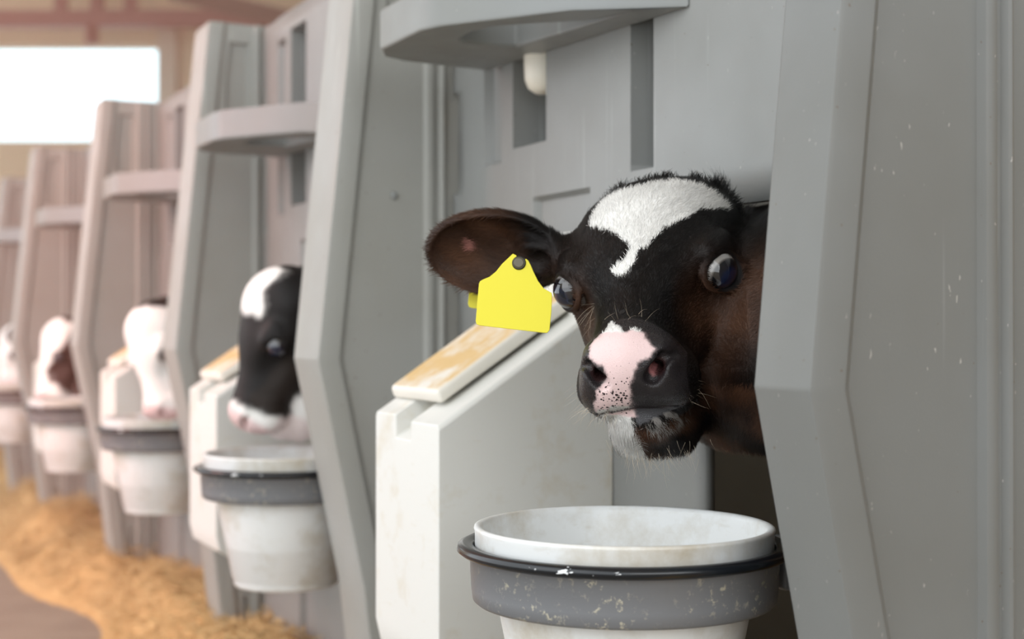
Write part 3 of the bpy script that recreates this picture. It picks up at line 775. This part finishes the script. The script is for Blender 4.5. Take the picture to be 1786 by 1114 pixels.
def paint_tagged(L, P, hair=False):
    n = len(L); w, a, h = L[:, 0], L[:, 1], L[:, 2]
    jit = (n3(L, 160, 5)-.5)*.006; x, y = facemap(L); x = x+jit; y = y+(n3(L, 170, 9)-.5)*.006
    br = np.clip((n3(L, 28, 3)-.40)*3.0, 0, 1)
    zone = np.exp(-(((a-.035)/.055)**2+((h+.028)/.034)**2))*np.clip((np.abs(w)-.034)/.02, 0, 1)
    zl = np.exp(-(((a-.035)/.060)**2+((h+.030)/.040)**2))*np.clip((-w-.040)/.015, 0, 1); zone = np.maximum(zone, np.minimum(1, zl*1.5))
    ear = np.abs(w) > .10
    zone = np.maximum(zone, np.where(ear & (w < 0), np.clip((-.118-w)/.025, 0, .85), 0)); zone = np.maximum(zone, np.clip((w-.015)/.03, 0, 1)*np.clip((-.045-h)/.02, 0, 1)*np.clip((.075-a)/.03, 0, 1)*np.clip((a+.07)/.04, 0, 1)*np.clip((.115-w)/.02, 0, 1)*.40)
    C = BLACK+(BROWN-BLACK)*(zone*(.35+.65*br))[:, None]
    S = np.zeros((n, 3))
    nk = np.clip((P[:, 0]-.845)/.03, 0, 1)[:, None]*(w > -.10)[:, None]; C = C*(1-nk)+BLACK*nk
    front = a > -.16
    wh = front & (h > -.03) & (inpoly(x, y, MK_FORE) | inpoly(x, y, MK_DROP)) & (a > -.118)
    C[wh] = WHITE
    # muzzle
    mz = a > .085
    pink = mz & inpoly(x, y, MK_PINK); pad = (a > .118) & (h > -.082) & (np.abs(w) < .052)
    chin = mz & (h < -.070) & inpoly(x, y, MK_CHIN)
    C[pad] = DSKIN; S[pad, 0] = 1
    C[pink] = PINK; S[pink, 0] = .6; S[pink, 1] = np.clip((-.02-h[pink])/.04, .15, 1)
    topw = pink & (y > MK_PINKTOP); C[topw] = WHITE*.97+PINK*.03; S[topw, 0] = 0; S[topw, 1] = 0
    C[chin] = WHITE*.8; S[chin, 0] = 0
    jw = (h < -.098) & (w > -.012) & (a > -.02) & ~chin; jf = np.clip((n3(L, 55, 41)-.36)*2.6, 0, 1)[:, None]; C[jw] = C[jw]*(1-jf[jw])+BROWN*.75*jf[jw]
    fl = mz & (h < -.090) & (h > -.108) & (w > -.004) & (w < .040) & (n3(L, 240, 51) > .575) & ~chin; C[fl] = [.24, .225, .21]
    lip = mz & (h < -.0775) & (h > -.096+.25*np.abs(w)) & (w > -.004) & (w < .045) & (a > .1); C[lip] = [.06, .06, .066]; S[lip, 0] = 1
    lipl = mz & (h < -.0775) & (h > -.090+.15*np.abs(w)) & (w <= -.004) & (w > -.030) & (a > .12); C[lipl] = PINK; S[lipl, 0] = .6; S[lipl, 1] = .8
    for s in (-1, 1):
        seam = (np.abs(h+.0775+np.clip(np.abs(w), 0, .04)*.1375) < .0022) & (np.abs(w) < .05) & (a > .11) & (w*s >= 0); C[seam] = [.02, .012, .012]
    if not hair:
        body = P[:, 0] > .93; C[body & (P[:, 2] < .74)] = [.17, .105, .06]
    # nostril depths
    for s in (-1, 1):
        inn = np.linalg.norm(L-np.array([s*.027, .141, -.040]), axis=1) < .0115
        C[inn] = [.03, .015, .015]
        if s > 0: C[inn & (w < .0245)] = [.38, .15, .15]
    # eyelid skin
    for s in (-1, 1):
        c, e = eye(s); d = np.linalg.norm(L-(c+e*.012), axis=1); C[(d < .0212)] = [.008, .006, .006]; S[d < .0212, 0] = .2
    if True:
        cup = ear & (w < 0) & (np.linalg.norm(L-PINKSPOT, axis=1) < .007); C[cup] = [.30, .13, .11]
    return C, S
A1, H1 = (-.25, -.36, .90), (-.235, .93, .36)
E1 = (.7524, 1.2318, .8504)
EARS1 = [((-.078, -.048, .014), (-.220,-.013,.060), (.10, .95, -.10), None, .048, 0), ((.070, -.070, .000), (.110, -.185, -.030), (.5, .5, -.3), None, .036, 0)]
calf1, R1 = make_calf((1.05, 1.16, 0), E1, A1, H1, paint_tagged, EARS1,
    [((0, -.100, -.060), .068, True), ((.925, 1.205, .755), .118, False), ((.990, 1.165, .795), .164, False), ((1.16, 1.17, .71), .18, False)], .02, .0022, 220000,
    'black and white calf with a yellow ear tag, staring at the camera')
# long pale hairs of chin, lip and brow
def whisker_part(calf, R, E, specs, seed=3):
    rg = np.random.default_rng(seed); V = []; F = []
    loc = np.array(calf.location)
    for (c, spread, d, dspread, L0, L1, n, rad) in specs:
        for _ in range(n):
            p = np.array(c)+rg.normal(size=3)*np.array(spread); dr = unit(np.array(d)+rg.normal(size=3)*dspread); L = rg.uniform(L0, L1)
            bend = rg.normal(size=3)*.35+np.array([0, .0, -.25]); pts = []
            for k in range(5):
                t = k/4; pts.append(p+dr*L*t+bend*L*t*t*.5)
            pts = [R.T@q+np.array(E)-loc for q in pts]; b = len(V)
            for k, q in enumerate(pts):
                dd = unit(pts[min(k+1, 4)]-pts[max(k-1, 0)]); s = unit(np.cross(dd, [.3, .2, .9])); u = np.cross(dd, s); r = rad*(1-.8*k/4)
                for a in range(3): V.append(q+(s*math.cos(a*2.094)+u*math.sin(a*2.094))*r)
            for k in range(4):
                for a in range(3): F.append((b+k*3+a, b+k*3+(a+1) % 3, b+k*3+3+(a+1) % 3, b+k*3+3+a))
    o = link('whiskers', np_mesh('whiskers', np.array(V), np.array(F)), M['whisker'], calf, True); o['label'] = 'long pale chin and lip hairs'; o['kind'] = 'stuff'
whisker_part(calf1, R1, E1, [
    ((-.012, .112, -.128), (.016, .014, .006), (-.1, .15, -1), .35, .010, .026, 150, .00016),
    ((.014, .090, -.136), (.016, .020, .006), (.1, .0, -1), .35, .008, .022, 110, .00015),
    ((-.046, .130, -.066), (.004, .008, .010), (-1, .2, -.4), .35, .020, .040, 26, .00012),
    ((-.030, .142, -.078), (.008, .004, .004), (-.6, .2, -.9), .35, .012, .024, 24, .00013),
    ((.046, .125, -.070), (.006, .010, .008), (1, .1, -.5), .4, .014, .026, 14, .00012),
    ((-.045, .040, -.012), (.008, .014, .008), (-.5, .7, -.1), .3, .022, .040, 10, .00015),
    ((.010, .115, -.004), (.012, .008, .003), (.3, .3, .8), .4, .014, .028, 12, .00014)])

# ear tag: a front plate before the ear, a back plate behind it, the stud through both
def tag_plate(name, outline, scale, c, ex, ey, t, parent, m):
    n = len(outline); ez = np.cross(ex, ey); V = []; F = []
    for z in (-t/2, t/2):
        for x, y in outline: V.append(c+ex*x*scale+ey*y*scale+ez*(z+.000*y))
    F = [tuple(range(n))[::-1], tuple(range(n, 2*n))]+[(k, (k+1) % n, n+(k+1) % n, n+k) for k in range(n)]
    me = mesh(name, V, F); recalc(me); o = link(name, me, m, parent); bevel(o, .0005, 2, 50); return o
OUT = [(-3,74),(3,71),(5,66),(9,62),(15,61),(20,65),(24,62),(29,53),(34,41),(42,25),(52,12),(66,4),(67,0),(66,-30),(63,-62),(59,-67),(54,-67),(-60,-54),(-66,-52),(-68,-46),(-66,-20),(-63,20),(-61,25),(-56,28),(-44,33),(-33,42),(-22,56)]
def cam_basis(): return RIGHT, UP, -FWD
tg_c = np.array((.6262, 1.2772, .8330))-np.array(calf1.location)
ex = unit(RIGHT*1.0+(-FWD)*.10); ey = unit(UP*.985+(-FWD)*-.10-ex*0)
ey = unit(ey-ex*np.dot(ex, ey)); ez = np.cross(ex, ey)
ft = tag_plate('ear_tag', OUT, 1/1765, tg_c, ex, ey, .0016, calf1, M['yellow']); ft['label'] = 'blank bright yellow ear tag'
bc = tg_c+(-RIGHT)*.0095+FWD*.112+UP*.0205
bk = tag_plate('back_plate', OUT, 1/1690, bc, ex, ey, .0016, ft, M['yellow'])
stud_c = tg_c+ex*8/1765+ey*57/1765
def disc(name, c, r, t, parent, m):
    me = bpy.data.meshes.new(name); bm = bmesh.new(); bmesh.ops.create_cone(bm, cap_ends=True, segments=40, radius1=r, radius2=r*.8, depth=t)
    bm.to_mesh(me); bm.free(); co = np.array([v.co[:] for v in me.vertices]); co = c+co[:, :1]*ex+co[:, 1:2]*ey+co[:, 2:]*ez
    me.vertices.foreach_set('co', co.astype(np.float32).ravel()); o = link(name, me, m, parent); bevel(o, .0006, 2, 40); return o
disc('stud', stud_c+ez*.001, .0078, .003, ft, M['stud']); disc('stud_centre', stud_c+ez*.0026, .0058, .002, ft, M['stud_brown']); disc('stud_pin', stud_c-ez*.036, .0028, .074, ft, M['stud'])

# ---- the blurred calves further along the row
def mk_paint(fn):
    def paint(L, P, hair=False):
        w, a, h = L[:, 0], L[:, 1], L[:, 2]; n = len(L)
        j = (n3(L, 60, 5)-.5)*.02
        C = np.tile(BLACK*1.3, (n, 1)); S = np.zeros((n, 3)); fn(w+j, a+j, h-j, C, S, P)
        for s in (-1, 1):
            c, e = eye(s); d = np.linalg.norm(L-(c+e*.012), axis=1); C[d < .021] = [.01, .007, .006]
        return C, S
    return paint
def p_black(w, a, h, C, S, P):
    C[(a > .02) & (np.abs(w) > .03) & (h < -.02)] = [.018, .012, .009]
    C[(h > .028-.2*a) & (a < -.010) & (a > -.105) & (np.abs(w) < .062)] = WHITE
    m = (a > .115+.25*(h+.06)) | ((h < -.088) & (a > .06)); C[m] = WHITE; k = m & (a > .138); C[k] = PINK; S[k, 0] = .6
    C[m & (h < -.075) & (a > .09)] = PINK*.5+WHITE*.5
def p_white(w, a, h, C, S, P):
    C[:] = WHITE; C[(np.abs(w) > .058) & (a < .040) & (h < .02)] = BLACK*2; C[(a < -.09)] = BLACK
    k = a > .135; C[k] = PINK; S[k, 0] = .6
def p_maroon(w, a, h, C, S, P):
    C[:] = WHITE; C[(np.abs(w) > .030) & (a < .095) & (h < .012) & (h > -.14)] = [.035, .015, .012]; C[(a < -.10)] = BLACK
    k = a > .13; C[k] = PINK; S[k, 0] = .6
def p_pink(w, a, h, C, S, P):
    C[:] = WHITE; C[(np.abs(w) > .06) & (a < -.02)] = BLACK*2; C[(a < -.10)] = BLACK; k = (a > .10); C[k] = PINK*.7+WHITE*.3
EB = [((-.074, -.070, .010), (-.100, -.185, -.060), (-.6, .5, -.3), None, .036, 0), ((.074, -.070, .010), (.100, -.185, -.060), (.6, .5, -.3), None, .034, 0)]
OTH = [((.718, 2.440, .783), (-.50, -.83, .20), (-.78, .48, .40), p_black, 2.39, 'black-faced calf with a white muzzle lowered over the second bucket'),
       ((.752, 3.560, .738), (-.10, -.93, .35), (-.75, .35, .56), p_white, 3.47, 'white-faced calf with its head down, behind the black-faced calf'),
       ((.708, 4.84, .708), (-.40, -.80, .35), (-.75, .55, .30), p_maroon, 4.68, 'blurred white calf with a maroon-black cheek, fourth from the camera'),
       ((.725, 6.16, .690), (-.35, -.85, .35), (-.80, .45, .35), p_pink, 5.92, 'faint pinkish white calf at the left edge of the photo, fifth in the row')]
for i, (E, A, H, pf, ny_, lab) in enumerate(OTH):
    make_calf((1.05, ny_, 0), E, A, H, mk_paint(pf), EB, [((0, -.055, -.045), .085, True), ((.96, ny_, .74), .115, False), ((1.16, ny_, .67), .17, False)], .01, .0055, 0, lab, seed=i+5)
